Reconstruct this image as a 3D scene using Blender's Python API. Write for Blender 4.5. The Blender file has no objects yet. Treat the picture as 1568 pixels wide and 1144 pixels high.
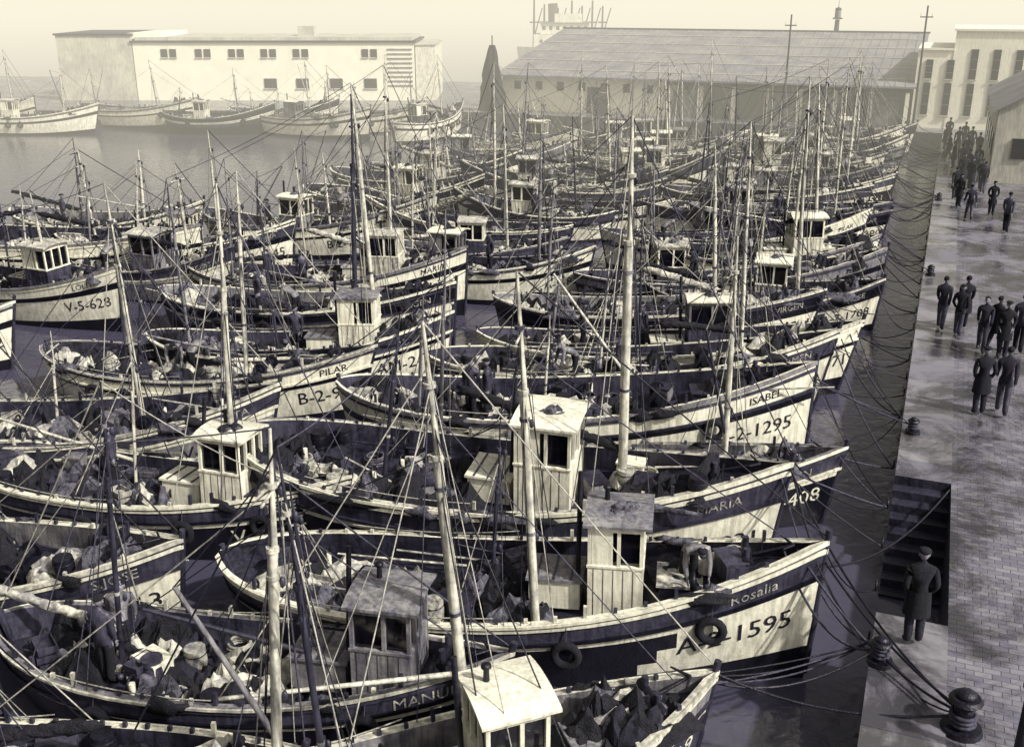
import bpy, bmesh, math, random
from mathutils import Vector, Matrix, noise
R=math.radians
scene=bpy.context.scene
# ------------------------------------------------------------------ materials
def tone(g):
    t=min(1,(g/.4))**.5
    c0=(.84,.78,1.75); c1=(1.0,.965,.81)
    return tuple(g*(c0[i]*(1-t)+c1[i]*t) for i in range(3))+(1,)
MATS=[];MI={}
def mat(name,g,rough=.7,var=.5,scale=3,bump=.3,bscale=25,planks=0,metal=0,grime=.5,spec=.4):
    m=bpy.data.materials.new(name);m.use_nodes=True
    nt=m.node_tree;n=nt.nodes;l=nt.links
    p=n['Principled BSDF'];p.inputs['Roughness'].default_value=rough;p.inputs['Metallic'].default_value=metal
    p.inputs['Specular IOR Level'].default_value=spec
    tc=n.new('ShaderNodeTexCoord');oi=n.new('ShaderNodeObjectInfo')
    ad=n.new('ShaderNodeVectorMath');ad.operation='ADD'
    l.new(tc.outputs['Object'],ad.inputs[0]);l.new(oi.outputs['Location'],ad.inputs[1])
    n1=n.new('ShaderNodeTexNoise');n1.inputs['Scale'].default_value=scale;n1.inputs['Detail'].default_value=5;n1.inputs['Roughness'].default_value=.65
    l.new(ad.outputs[0],n1.inputs['Vector'])
    r=n.new('ShaderNodeValToRGB');r.color_ramp.elements[0].position=.32;r.color_ramp.elements[1].position=.62
    r.color_ramp.elements[0].color=tone(g*(1-var));r.color_ramp.elements[1].color=tone(min(.85,g*(1+var*.3)))
    l.new(n1.outputs['Fac'],r.inputs[0])
    mp=n.new('ShaderNodeMapping');mp.inputs['Scale'].default_value=(6,6,.7);l.new(ad.outputs[0],mp.inputs[0])
    n2=n.new('ShaderNodeTexNoise');n2.inputs['Scale'].default_value=2.2;n2.inputs['Detail'].default_value=4;l.new(mp.outputs[0],n2.inputs['Vector'])
    r2=n.new('ShaderNodeValToRGB');r2.color_ramp.elements[0].position=.35;r2.color_ramp.elements[1].position=.6
    v=1-grime
    r2.color_ramp.elements[0].color=(v,v,v,1);r2.color_ramp.elements[1].color=(1,1,1,1);l.new(n2.outputs['Fac'],r2.inputs[0])
    mx=n.new('ShaderNodeMix');mx.data_type='RGBA';mx.blend_type='MULTIPLY';mx.inputs[0].default_value=1
    l.new(r.outputs[0],mx.inputs[6]);l.new(r2.outputs[0],mx.inputs[7]);l.new(mx.outputs[2],p.inputs['Base Color'])
    bp=n.new('ShaderNodeBump');bp.inputs['Strength'].default_value=bump;bp.inputs['Distance'].default_value=.03
    n3=n.new('ShaderNodeTexNoise');n3.inputs['Scale'].default_value=bscale;n3.inputs['Detail'].default_value=2;l.new(ad.outputs[0],n3.inputs['Vector'])
    src=n3.outputs['Fac']
    if planks:
        w=n.new('ShaderNodeTexWave');w.bands_direction='Z' if planks>0 else 'Y';w.inputs['Scale'].default_value=abs(planks);w.inputs['Distortion'].default_value=.3
        w.wave_profile='SAW'
        l.new(tc.outputs['Object'],w.inputs['Vector'])
        a=n.new('ShaderNodeMath');a.operation='ADD';l.new(src,a.inputs[0]);l.new(w.outputs['Fac'],a.inputs[1]);src=a.outputs[0]
    l.new(src,bp.inputs['Height']);l.new(bp.outputs[0],p.inputs['Normal'])
    MI[name]=len(MATS);MATS.append(m);return m
mat('white_paint',.84,.45,.3,2.5,.2,20,planks=2.2,grime=.3)
mat('grey_paint',.24,.5,.55,2.5,.3,20,planks=2.2)
mat('mid_paint',.06,.45,.6,2.5,.3,20,planks=2.2)
mat('dark_paint',.011,.35,.5,2.5,.3,20,planks=2.2)
mat('deck_wood',.028,.42,.8,3,.5,12,planks=-3,grime=.5)
mat('spar_light',.6,.5,.5,4,.2,20,grime=.5)
mat('spar_dark',.04,.45,.5,4,.2,20)
mat('window_glass',.006,.08,.3,2,.02,5,spec=.7)
mat('net_dark',.011,.85,.8,9,1.0,40)
mat('net_light',.12,.85,.9,7,1.0,40)
mat('rope',.07,.9,.5,20,.3,60)
mat('lettering',.012,.6,.2,5,.1,20,grime=0)
mat('crate_wood',.38,.8,.7,6,.5,20)
mat('iron',.016,.45,.6,8,.4,30,metal=.2)
mat('canvas',.55,.85,.6,3,.6,10,grime=.5)
mat('skin',.2,.6,.2,10,.1,30,grime=0)
mat('dark_cloth',.009,.95,.5,12,.5,40)
mat('blue_cloth',.02,.95,.5,12,.5,40)
mat('plaster',.84,.85,.12,.6,.3,6,grime=.12)
mat('grey_plaster',.5,.85,.3,.6,.3,6,grime=.25)
mat('roof_grey',.25,.6,.35,.5,.3,6,grime=.3)
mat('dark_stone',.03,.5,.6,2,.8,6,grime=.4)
mat('rope_light',.42,.9,.3,20,.3,60)
# ------------------------------------------------------------------ mesh builder
bm=bmesh.new();bmesh.ops.create_icosphere(bm,subdivisions=2,radius=1)
bm.verts.ensure_lookup_table();ICO=[tuple(v.co) for v in bm.verts];ICOF=[[v.index for v in f.verts] for f in bm.faces];bm.free()
class MB:
    def __init__(s): s.v=[];s.f=[];s.m=[];s.s=[];s.rnd=random.Random(1)
    def add(s,vs,fs,m,smooth=False):
        o=len(s.v);s.v+=[tuple(v) for v in vs]
        mi=MI[m] if isinstance(m,str) else m
        for f in fs: s.f.append([i+o for i in f]);s.m.append(mi);s.s.append(smooth)
    def addm(s,vs,fm,smooth=True):
        o=len(s.v);s.v+=[tuple(v) for v in vs]
        for f,m in fm: s.f.append([i+o for i in f]);s.m.append(MI[m]);s.s.append(smooth)
    def box(s,c,sz,m,rz=0,taper=1.0,ry=0,rx=0):
        M=Matrix.Rotation(rz,3,'Z')@Matrix.Rotation(ry,3,'Y')@Matrix.Rotation(rx,3,'X')
        vs=[]
        for dz in(-.5,.5):
            k=taper if dz>0 else 1
            for dx,dy in((-.5,-.5),(.5,-.5),(.5,.5),(-.5,.5)):
                q=M@Vector((dx*sz[0]*k,dy*sz[1]*k,dz*sz[2]));vs.append((c[0]+q.x,c[1]+q.y,c[2]+q.z))
        s.add(vs,[(3,2,1,0),(4,5,6,7),(0,1,5,4),(1,2,6,5),(2,3,7,6),(3,0,4,7)],m)
    def cyl(s,p0,p1,r0,r1=None,n=8,m='spar_light',cap=True):
        r1=r0 if r1 is None else r1
        p0=Vector(p0);p1=Vector(p1);d=(p1-p0)
        if d.length<1e-6:return
        d.normalize();a=d.orthogonal().normalized();b=d.cross(a);vs=[]
        for p,r in((p0,r0),(p1,r1)):
            for i in range(n):
                t=2*math.pi*i/n;vs.append(p+(a*math.cos(t)+b*math.sin(t))*r)
        fs=[(i,(i+1)%n,n+(i+1)%n,n+i) for i in range(n)]
        s.add(vs,fs,m,True)
        if cap: s.add(vs,[list(range(n))[::-1],list(range(n,2*n))],m)
    def line(s,p0,p1,r=.012,m='rope',sag=0,n=1,k=4):
        p0=Vector(p0);p1=Vector(p1)
        if sag==0:
            L=(p1-p0).length;n=max(3,min(8,int(L/.9)));sag=.004*L
        else: n=max(n,8)
        pr=p0
        for i in range(1,n+1):
            t=i/n;p=p0.lerp(p1,t);p.z-=sag*4*t*(1-t);s.cyl(pr,p,r,r,k,m,False);pr=p
    def blob(s,c,sz,m,j=.2,rz=0,smooth=True):
        M=Matrix.Rotation(rz,3,'Z');vs=[];o=s.rnd.random()*99
        for p in ICO:
            q=Vector(p);k=1+j*2*noise.noise(q*1.7+Vector((o,o,o)))+j*.5*s.rnd.uniform(-1,1)
            q=M@Vector((q.x*sz[0]*k,q.y*sz[1]*k,q.z*sz[2]*k));vs.append((c[0]+q.x,c[1]+q.y,c[2]+q.z))
        s.add(vs,ICOF,m,smooth)
    def heap(s,c,sx,sy,h,m,rz=0,n=9):
        o=s.rnd.random()*99;vs=[];cz,sn=math.cos(rz),math.sin(rz)
        for i in range(n):
            for j in range(n):
                u=i/(n-1)*2-1;v=j/(n-1)*2-1
                uu=u*math.sqrt(1-v*v/2);vv=v*math.sqrt(1-u*u/2);r2=min(1,uu*uu+vv*vv)
                z=h*(1-r2)**.6*(.75+1.1*noise.noise(Vector((uu*2.2+o,vv*2.2,o))))+.1*noise.noise(Vector((uu*7+o,vv*7,o)))*(1-r2*.7)
                x=uu*sx*(1+.25*noise.noise(Vector((uu*2,vv*2,o+5))));y=vv*sy*(1+.25*noise.noise(Vector((uu*2,vv*2,o+9))))
                vs.append((c[0]+x*cz-y*sn,c[1]+x*sn+y*cz,c[2]+max(-.03,z)))
        s.add(vs,[(i*n+j,(i+1)*n+j,(i+1)*n+j+1,i*n+j+1) for i in range(n-1) for j in range(n-1)],m,False)
    def coil(s,c,r,rr,m,ax='Z',n=12,k=5):
        vs=[]
        for i in range(n):
            a=2*math.pi*i/n
            for q in range(k):
                b=2*math.pi*q/k;x=(r+rr*math.cos(b))*math.cos(a);y=(r+rr*math.cos(b))*math.sin(a);z=rr*math.sin(b)
                if ax=='Y': x,y,z=x,z,y
                if ax=='X': x,y,z=z,x,y
                vs.append((c[0]+x,c[1]+y,c[2]+z))
        s.add(vs,[(i*k+q,((i+1)%n)*k+q,((i+1)%n)*k+(q+1)%k,i*k+(q+1)%k) for i in range(n) for q in range(k)],m,True)
    def obj(s,name,loc=(0,0,0),rz=0,rot=None):
        me=bpy.data.meshes.new(name);me.from_pydata(s.v,[],s.f)
        used=sorted(set(s.m));mp={u:i for i,u in enumerate(used)}
        for u in used: me.materials.append(MATS[u])
        me.polygons.foreach_set('material_index',[mp[x] for x in s.m])
        me.polygons.foreach_set('use_smooth',s.s);me.update()
        o=bpy.data.objects.new(name,me);scene.collection.objects.link(o);o.location=loc
        o.rotation_euler=rot if rot else (0,0,rz);return o
# ------------------------------------------------------------------ text
TXT={}
def text_mesh(s):
    if s in TXT:return TXT[s]
    c=bpy.data.curves.new('t','FONT');c.body=s;c.resolution_u=2
    o=bpy.data.objects.new('t',c);scene.collection.objects.link(o)
    bpy.context.view_layer.update()
    dg=bpy.context.evaluated_depsgraph_get();me=bpy.data.meshes.new_from_object(o.evaluated_get(dg))
    r=([tuple(v.co) for v in me.vertices],[list(p.vertices) for p in me.polygons])
    bpy.data.objects.remove(o);bpy.data.meshes.remove(me);TXT[s]=r;return r
# ------------------------------------------------------------------ boats
class Hull:
    def __init__(s,L,B,zm,zb,zs,rake=.35):
        s.L=L;s.B=B;s.zm=zm;s.zb=zb;s.zs=zs;s.rake=rake
    def sheer(s,t): return s.zm+(s.zb-s.zm)*max(0,(t-.35)/.65)**2.1+(s.zs-s.zm)*max(0,(.35-t)/.35)**2
    def hb(s,t):
        if t>.42:q=(t-.42)/.58;return s.B/2*max(.015,(1-q**2.3))
        q=(.42-t)/.42;return s.B/2*max(.02,(1-q**3))**.62
    def pt(s,t,f,side,off=0):
        t=max(0,min(1,t));sh=s.sheer(t);z=-.35+f*(sh+.35);g=max(0,1-f)
        k=.22+.4*max(0,(t-.5)/.5)**1.2+.4*max(0,(.25-t)/.25)
        w=s.hb(t)*(1-k*g**1.6)+off
        x=t*s.L-s.rake*g*max(0,(t-.7)/.3)**1.5+.5*g*max(0,(.25-t)/.25)
        return Vector((x,side*w,z))
    def side_at(s,x,z,side,off):
        t=x/s.L
        for _ in range(3):
            f=(z+.35)/(s.sheer(t)+.35);xx=s.pt(t,f,side).x;t+=(x-xx)/s.L;t=max(0,min(t,1))
        return s.pt(t,(z+.35)/(s.sheer(t)+.35),side,off)
TS=[0,.006,.015,.03,.05,.075,.1,.14,.19,.25,.31,.37,.43,.49,.55,.6,.65,.69,.72,.75,.78,.81,.84,.87,.9,.93,.955,.975,.99,1]
SCHEMES=[
 ('dark_paint','white_paint','white_paint','dark_paint','white_paint'),
 ('dark_paint','dark_paint','mid_paint','white_paint','dark_paint'),
 ('dark_paint','grey_paint','grey_paint','white_paint','mid_paint'),
 ('dark_paint','white_paint','white_paint','dark_paint','mid_paint'),
 ('dark_paint','mid_paint','mid_paint','white_paint','grey_paint'),
 ('dark_paint','dark_paint','dark_paint','white_paint','mid_paint'),
 ('dark_paint','dark_paint','grey_paint','dark_paint','dark_paint'),
 ('dark_paint','white_paint','grey_paint','dark_paint','grey_paint'),
]
boats=[]
def make_boat(bow,head,L=11,B=3.1,seed=0,scheme=None,patch=None,reg=None,name=None,wh=None,masts=None,zm=1.25,zb=2.35,detail=1.0,whmat=None,roofmat=None,crew=True,whs=1.0,fore=1,mh=1.0):
    rnd=random.Random(seed*7+3);mb=MB();mb.rnd=rnd
    zs=zm+rnd.uniform(.2,.45)
    H=Hull(L,B,zm,zb,zs,rnd.uniform(.1,.8))
    sch=SCHEMES[scheme if scheme is not None else rnd.choice([0,1,2,3,0,4,7,6,5,3])]
    if patch is None: patch=rnd.random()<.5
    FS=[0,.15,.3,.42,.55,.7,.76,.88,1];BM=[0,0,1,1,2,3,4,4]
    for side in(-1,1):
        vs=[];nF=len(FS);fm=[]
        for t in TS:
            for f in FS: vs.append(H.pt(t,f,side))
        for i in range(len(TS)-1):
            for j in range(nF-1):
                q=[i*nF+j,(i+1)*nF+j,(i+1)*nF+j+1,i*nF+j+1]
                if side>0:q=q[::-1]
                b=BM[j];m=sch[b]
                if patch and TS[i]>=.72+.03*(j-2) and 1<=b<=2:m='white_paint'
                fm.append((q,m))
        mb.addm(vs,fm)
        for f,w,mm in((.76,.05,rnd.choice(['white_paint','dark_paint','spar_dark'])),(.93,.03,rnd.choice(['white_paint','mid_paint','mid_paint'])),(.985,.06,rnd.choice(['white_paint','spar_light','white_paint','grey_paint']))):
            prev=None
            for t in TS:
                a=H.pt(t,f,side,0);b=H.pt(t,f,side,w);c=H.pt(t,f+.03,side,w);d=H.pt(t,f+.03,side,0)
                if t==1: b=a+Vector((.05,0,0));c=d+Vector((.05,0,0))
                cur=[a,b,c,d]
                if prev: mb.add(prev+cur,[(0,4,5,1),(1,5,6,2),(2,6,7,3)],mm)
                prev=cur
        vs=[];fm=[]
        for t in TS:
            dz=.5 if t<.74 else .5-.25*min(1,(t-.74)/.1)
            f=1-dz/(H.sheer(t)+.35)
            top=H.pt(t,1.015,side,.02);ti=H.pt(t,1.015,side,-min(.1,H.hb(t)*.8));bi=H.pt(t,f,side,-min(.08,H.hb(t)*.5));ce=Vector((bi.x,0,bi.z+.05))
            vs+=[top,ti,bi,ce]
        capm=['white_paint','spar_light','grey_paint','white_paint'][seed%4]
        inm=['mid_paint','grey_paint','mid_paint','mid_paint','deck_wood'][seed%5]
        for i in range(len(TS)-1):
            for j,m in((0,capm),(1,inm),(2,'deck_wood')):
                fm.append(([i*4+j,(i+1)*4+j,(i+1)*4+j+1,i*4+j+1],m))
        mb.addm(vs,fm,False)
    for f0,f1 in((.1,.5),(.5,1.06)):
        mb.cyl(H.pt(1,f0,1),H.pt(1,f1,1)+Vector((.03,0,.05)),.06,.06,6,'spar_dark')
    mb.cyl(H.pt(0,.1,1),H.pt(0,1.06,1),.06,.06,6,'spar_dark')
    def dz(t): return H.sheer(t)-(.5 if t<.74 else .5-.25*min(1,(t-.74)/.1))+.03
    def letter(s,x1,zc,h,mm='lettering'):
        vs,fs=text_mesh(s);xs=[v[0] for v in vs];w=max(xs)-min(xs);k=h/.7
        out=[]
        for v in vs:
            x=x1-(w-(v[0]-min(xs)))*k
            out.append(H.side_at(x,zc(x/L)+(v[1]-.35)*k,-1,.014))
        mb.add(out,fs,mm)
    if detail>.55:
        reg=reg or '%s-%d-%d'%(rnd.choice('AVB'),rnd.randint(1,6),rnd.randint(200,1990))
        lo=sch[2] if not patch else 'white_paint'
        lm='lettering' if lo in('white_paint','grey_paint') else 'white_paint'
        letter(reg,L*.955,lambda t:-.35+.56*(H.sheer(t)+.35),.36 if L>9 else .3,lm)
        nm=name or rnd.choice(['CARMEN','S.JOSE','MARIA','PILAR','VIRGEN','ROSITA','MANUEL','LOLITA','ANTONIO','TERESA'])
        letter(nm,L*.93,lambda t:-.35+.86*(H.sheer(t)+.35),.2,'crate_wood' if sch[4] in('dark_paint','mid_paint') else 'lettering')
    # wheelhouse
    tw=wh if wh is not None else rnd.choice([.55,.6,.66,.3,.25,.5,.4,0,0])
    wt=whmat or rnd.choice(['white_paint','white_paint','white_paint','spar_light','grey_paint','white_paint'])
    lowm=rnd.choice([wt,wt,'mid_paint','spar_light','grey_paint'])
    if whmat: lowm=whmat
    if tw>0:
        wl=rnd.uniform(.95,1.25)*whs;ww=rnd.uniform(1.0,1.25)*whs;hh=rnd.uniform(1.75,1.95)*(whs**.4);x=tw*L;z=dz(tw)-.05
        zl=z+hh*.55
        mb.box((x,0,(z+zl)/2),(wl,ww,zl-z),lowm)
        for q in range(int(wl/.17)):
            for sy in(-1,1): mb.box((x-wl/2+.1+q*.17,sy*(ww/2+.004),(z+zl)/2),(.008,.008,zl-z-.04),'mid_paint')
        mb.box((x,0,zl+.02),(wl+.04,ww+.04,.04),wt)
        zt=z+hh;mb.box((x,0,(zl+zt)/2),(wl-.12,ww-.12,zt-zl-.02),'window_glass')
        p=.06;zc=(zl+.04+zt-.14)/2;ph=zt-.14-zl-.04
        for sx in(-1,1):
            for sy in(-1,1): mb.box((x+sx*(wl/2-p/2),sy*(ww/2-p/2),zc),(p,p,ph),wt)
            for yy in (-ww/6,ww/6): mb.box((x+sx*(wl/2-p/2),yy,zc),(p,.05,ph),wt)
        for sy in(-1,1):
            mb.box((x+wl*.06,sy*(ww/2-p/2),zc),(.06,p,ph),wt)
            if rnd.random()<.5: mb.box((x-wl*.24,sy*(ww/2-p/2),zc),(wl*.38,p-.01,ph),wt)
        mb.box((x,0,zt-.07),(wl,ww,.14),wt)
        rm=roofmat or rnd.choice(['white_paint','white_paint','grey_paint','canvas','canvas'])
        vs=[];n=7
        for i in range(n):
            y=(i/(n-1)-.5)*(ww+.16);zz=zt+.1-.09*(2*y/(ww+.16))**2
            for xx in(-wl/2-.08,wl/2+.14): vs+=[(x+xx,y,zz),(x+xx,y,zz-.05)]
        fs=[]
        for i in range(n-1):
            a=i*4;b=a+4;fs+=[(a,a+2,b+2,b),(a+1,b+1,b+3,a+3),(a,b,b+1,a+1),(a+2,a+3,b+3,b+2)]
        fs+=[(0,1,3,2),((n-1)*4,(n-1)*4+2,(n-1)*4+3,(n-1)*4+1)]
        mb.add(vs,fs,rm)
        if rnd.random()<.6: mb.cyl((x-.2,.2,zt+.05),(x-.2,.2,zt+.3),.05,.04,8,'iron');mb.blob((x-.2,.2,zt+.33),(.08,.08,.05),'iron',.05)
        if rnd.random()<.6: mb.heap((x+.1,-.1,zt+.06),.3,.2,.13,rnd.choice(['net_dark','iron','net_light']),rnd.random())
        mb.cyl((x-wl/2-.2,rnd.uniform(-.3,.3),z),(x-wl/2-.2,.2,zt+.6),.045,.045,8,'iron')
        mb.box((x-wl/2-.6,0,z+.3),(.9,ww*.7,.55),lowm);mb.box((x-wl/2-.6,0,z+.6),(1.0,ww*.78,.05),rm)
        for k in(-.3,0,.3): mb.box((x-wl/2-.6+k,0,z+.635),(.04,ww*.76,.02),'mid_paint')
    xh=L*.78;mb.box((xh,0,dz(.78)+.1),(.7,.7,.25),rnd.choice(['grey_paint','mid_paint']));mb.box((xh,0,dz(.78)+.24),(.8,.8,.04),rnd.choice(['deck_wood','grey_paint','canvas']))
    for y in(-.2,.2): mb.cyl((L*.88,y,dz(.88)),(L*.88,y,dz(.88)+.55),.06,.06,6,'spar_dark')
    mb.cyl((L*.88,-.35,dz(.88)+.35),(L*.88,.35,dz(.88)+.35),.07,.07,8,'iron')
    if abs(tw-.68)*L>1.2:
        mb.cyl((L*.68,-.5,dz(.68)+.4),(L*.68,.5,dz(.68)+.4),.1,.1,10,'iron')
        for y in(-.4,.4): mb.cyl((L*.68,y-.03,dz(.68)+.4),(L*.68,y+.03,dz(.68)+.4),.2,.2,12,'iron')
        mb.box((L*.68,0,dz(.68)+.15),(.4,.7,.3),'iron')
    ax=L*.93;az_=dz(.93)+.08;mb.cyl((ax-.5,.1,az_),(ax+.25,.1,az_+.25),.025,.025,6,'iron');mb.cyl((ax-.45,-.2,az_),(ax-.45,.4,az_),.02,.02,6,'iron')
    for k in(-1,1): mb.cyl((ax+.25,.1,az_+.25),(ax+.05,.1+k*.25,az_+.3),.03,.015,6,'iron')
    for t in [.1+.045*i for i in range(19)]:
        for sd in(-1,1):
            p=H.pt(t,1,sd,-.06)
            mb.box((p.x,p.y,p.z),(.06,.06,.22 if rnd.random()<.7 else .5),'spar_dark' if rnd.random()<.7 else 'spar_light')
    loc=Vector((bow[0]-L*math.cos(head),bow[1]-L*math.sin(head)))
    ml=[]
    if masts:
        for (wx,wy,zt,lx,r,mm) in masts:
            d=Vector((wx-loc.x,wy-loc.y))
            c,s=math.cos(-head),math.sin(-head)
            ml.append((d.x*c-d.y*s,d.x*s+d.y*c,zt,lx*c,lx*s,r,mm))
    else:
        ml.append((L*rnd.uniform(.66,.76),rnd.uniform(-.1,.1),rnd.uniform(6.0,9.0)*mh,rnd.uniform(-.5,.1),rnd.uniform(-.2,.2),rnd.uniform(.055,.08),rnd.choice(['spar_light','spar_light','spar_light','grey_paint'])))
    if rnd.random()<.75 or not masts and mh==1:
        ml.append((L*rnd.uniform(.14,.36),rnd.uniform(-.1,.1),rnd.uniform(4.2,7.2)*mh,rnd.uniform(-.4,.5),rnd.uniform(-.2,.2),.05,rnd.choice(['spar_light','spar_dark','grey_paint'])))
    if rnd.random()<.4*mh: ml.append((L*rnd.uniform(.42,.5),rnd.uniform(-.5,.5),rnd.uniform(3.6,6.5)*mh,rnd.uniform(-.3,.3),rnd.uniform(-.2,.2),.04,rnd.choice(['spar_light','spar_dark','spar_light'])))
    tops=[]
    RM=lambda:rnd.choice(['rope','iron','rope','rope_light'])
    ns=3 if detail>.8 else 2
    if mh<1: ns=1
    for mi,(x,y,zt,lx,ly,r,mm) in enumerate(ml):
        z0=dz(max(.05,min(.95,x/L)))-.05;base=Vector((x,y,z0));top=Vector((x+lx,y+ly,zt));mid=base.lerp(top,.7)
        mb.cyl(base,mid,r,r*.85,10,mm);mb.cyl(mid-(top-base)*.03+Vector((.02,.02,0)),top,r*.62,r*.3,8,mm)
        mb.cyl(mid-(top-base)*.012,mid,r*1.15,r*1.15,8,mm)
        for k in(.3,.62,.86): 
            q=base.lerp(top,k);mb.cyl(q-Vector((0,0,.03)),q+Vector((0,0,.03)),r*1.08,r*1.08,8,rnd.choice(['rope','rope_light','grey_paint']))
            mb.blob(q+Vector((.1,.05,-.1)),(.04,.04,.08),'spar_dark',.1)
            if k>.8: mb.line(q+Vector((.1,.05,-.15)),(x+.25,y+.1,z0+.7),.008,RM())
        if rnd.random()<.35:
            q=base.lerp(top,.84);mb.cyl(q+Vector((0,-.4,0)),q+Vector((0,.4,0)),.02,.02,6,mm)
        tops.append((base,top))
        if mi<2 and rnd.random()<.6:
            sg=-1 if x>L*.5 else rnd.choice([-1,1])
            bl=rnd.uniform(2.2,3.9);el=rnd.choice([rnd.uniform(.05,.3),rnd.uniform(.05,.4),rnd.uniform(.9,1.4)]);q=base+Vector((0,0,.9))
            e=q+Vector((sg*bl*math.cos(el),rnd.uniform(-.6,.6),bl*math.sin(el)))
            mb.cyl(q,e,.045,.03,8,rnd.choice(['spar_light','spar_dark','grey_paint']))
            mb.line(e,base.lerp(top,.9),.012,RM());mb.line(e-(e-q)*.4,base.lerp(top,.8),.010,RM())
            if rnd.random()<.6 and el<.5:
                for k in range(14): mb.blob(q.lerp(e,.06+.066*k)+Vector((0,0,.05)),(.26,.08,.07+.04*rnd.random()),'net_dark' if (seed+mi)%3 else 'canvas',.3)
        for q_ in range(ns):
            for ty in(-1,1):
                tt=max(.05,min(.94,x/L+rnd.uniform(-.12,.1)));p=H.pt(tt,1,ty);mb.line(base.lerp(top,rnd.uniform(.6,.98)),p,rnd.uniform(.008,.014),RM())
    bowp=H.pt(1,1.03,1);stp=H.pt(.0,1.02,1)
    mb.line(tops[0][1],bowp,.015,RM());mb.line(tops[0][0].lerp(tops[0][1],.8),bowp-Vector((.7,0,.05)),.012,RM())
    if len(tops)>1:
        mb.line(tops[1][1],stp,.014,RM())
        if mh==1: mb.line(tops[0][1],tops[1][1],.011,RM(),sag=.15)
        mb.line(tops[0][0].lerp(tops[0][1],.85),tops[1][0]+Vector((0,0,.6)),.012,RM())
    else: mb.line(tops[0][1],stp,.011)
    nC=int(80*detail)
    for i in range(nC):
        if rnd.random()<.78: t=rnd.uniform(.06,.62)
        else:
            if rnd.random()>fore: continue
            t=rnd.uniform(.66,.9)
        if tw>0 and abs(t-tw)*L<.85: continue
        hw=H.hb(t)*.8;y=rnd.uniform(-hw,hw);x=t*L;z=dz(t);rz=rnd.uniform(0,3.14)
        k=rnd.random()
        if k<.4:
            mb.heap((x,y*.7,z),rnd.uniform(.3,.8),rnd.uniform(.3,.55),rnd.uniform(.25,.6),rnd.choice(['net_dark','net_dark','net_light','net_dark','blue_cloth']),rz)
        elif k<.48:
            h=rnd.randint(1,3);cm=rnd.choice(['crate_wood','crate_wood','net_light','mid_paint'])
            for q in range(h):
                r2=rz+rnd.uniform(-.15,.15);cz=z+.09+q*.15
                mb.box((x,y,cz-.055),(.5,.32,.02),cm,r2)
                c,s=math.cos(r2),math.sin(r2)
                for (ox,oy,sx,sy) in((0,.15,.5,.02),(0,-.15,.5,.02),(.24,0,.02,.28),(-.24,0,.02,.28)):
                    mb.box((x+ox*c-oy*s,y+ox*s+oy*c,cz),(sx,sy,.11),cm,r2)
        elif k<.53:
            bmm=rnd.choice(['crate_wood','iron','mid_paint']);mb.cyl((x,y,z),(x,y,z+.28),.17,.2,12,bmm);mb.cyl((x,y,z+.28),(x,y,z+.5),.2,.18,12,bmm)
            mb.coil((x,y,z+.15),.19,.012,'iron');mb.coil((x,y,z+.4),.19,.012,'iron')
        elif k<.67:
            cm=rnd.choice(['rope','rope_light','net_light'])
            for q in range(4): mb.coil((x+rnd.uniform(-.03,.03),y,z+.03+q*.05),.24-.015*q,.03,cm)
        elif k<.72:
            for q in range(7): mb.blob((x+rnd.uniform(-.25,.25),y+rnd.uniform(-.25,.25),z+.06+rnd.uniform(0,.15)),(.06,.06,.06),rnd.choice(['crate_wood','mid_paint','iron']),.03)
        elif k<.82: mb.heap((x,y*.5,z+.1),rnd.uniform(.3,.8),rnd.uniform(.25,.4),.35,'canvas',rnd.uniform(-.4,.4))
        elif k<.88:
            e=Vector((x+rnd.uniform(1.0,3.0)*rnd.choice([-1,1]),y*.8,z+rnd.uniform(.1,.6)));mb.cyl((x,y,z+.15),e,.028,.02,6,rnd.choice(['spar_light','spar_dark','spar_dark','crate_wood']))
        elif k<.93:
            bxm=rnd.choice(['white_paint','mid_paint','grey_paint','mid_paint']);mb.box((x,y,z+.2),(.55,.38,.4),bxm,rz);mb.box((x,y,z+.42),(.6,.43,.04),rnd.choice(['deck_wood',bxm]),rz)
        else:
            mb.cyl((x,y,z),(x,y,z+.4),.06,.06,8,rnd.choice(['iron','white_paint']));mb.coil((x,y,z+.4),.13,.025,'iron','X')
    for i in range(int(8*detail)):
        t=rnd.uniform(.1,.85);sd=rnd.choice([-1,-1,1]);p=H.pt(t,.96,sd,.02)
        k=rnd.random()
        if k<.5: mb.blob(p+Vector((0,0,.03)),(rnd.uniform(.2,.7),.08,.13),rnd.choice(['net_dark','net_light','net_light','net_dark']),.4)
        else:
            q=H.pt(t,.68,sd,.12);mb.coil(q,.2,.08,'dark_cloth','Y',n=14,k=6);mb.line(q+Vector((0,0,.2)),p,.012)
    for sd in(-1,1):
        mb.line(H.pt(.2,1.1,sd),H.pt(.5,1.1,sd),.012,'rope_light',sag=.1)
    o=mb.obj('fishing_boat',(loc.x,loc.y,0),rot=(R(rnd.uniform(-3,3)),R(rnd.uniform(-1,1)),head))
    boats.append((o,H,dz,L,head,loc,rnd,detail,crew));return o
D=R
W='spar_light';K='spar_dark'
make_boat((-2.1,13.3),D(42),9.0,2.6,1,scheme=4,patch=False,reg='A-2-1419',name='RYO GASPAR',wh=.63,zm=1.1,zb=1.85,whmat='white_paint',roofmat='white_paint',masts=[(-5.7,12.2,7.2,-.5,.09,W)],whs=.95,crew=False,fore=.9)
make_boat((-5.2,12.8),D(12),9.0,2.5,2,scheme=5,patch=False,wh=.78,zm=1.1,zb=1.9,whmat='grey_paint',roofmat='grey_paint',whs=.95,masts=[(-8.3,11.9,4.6,-.2,.05,K)])
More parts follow.
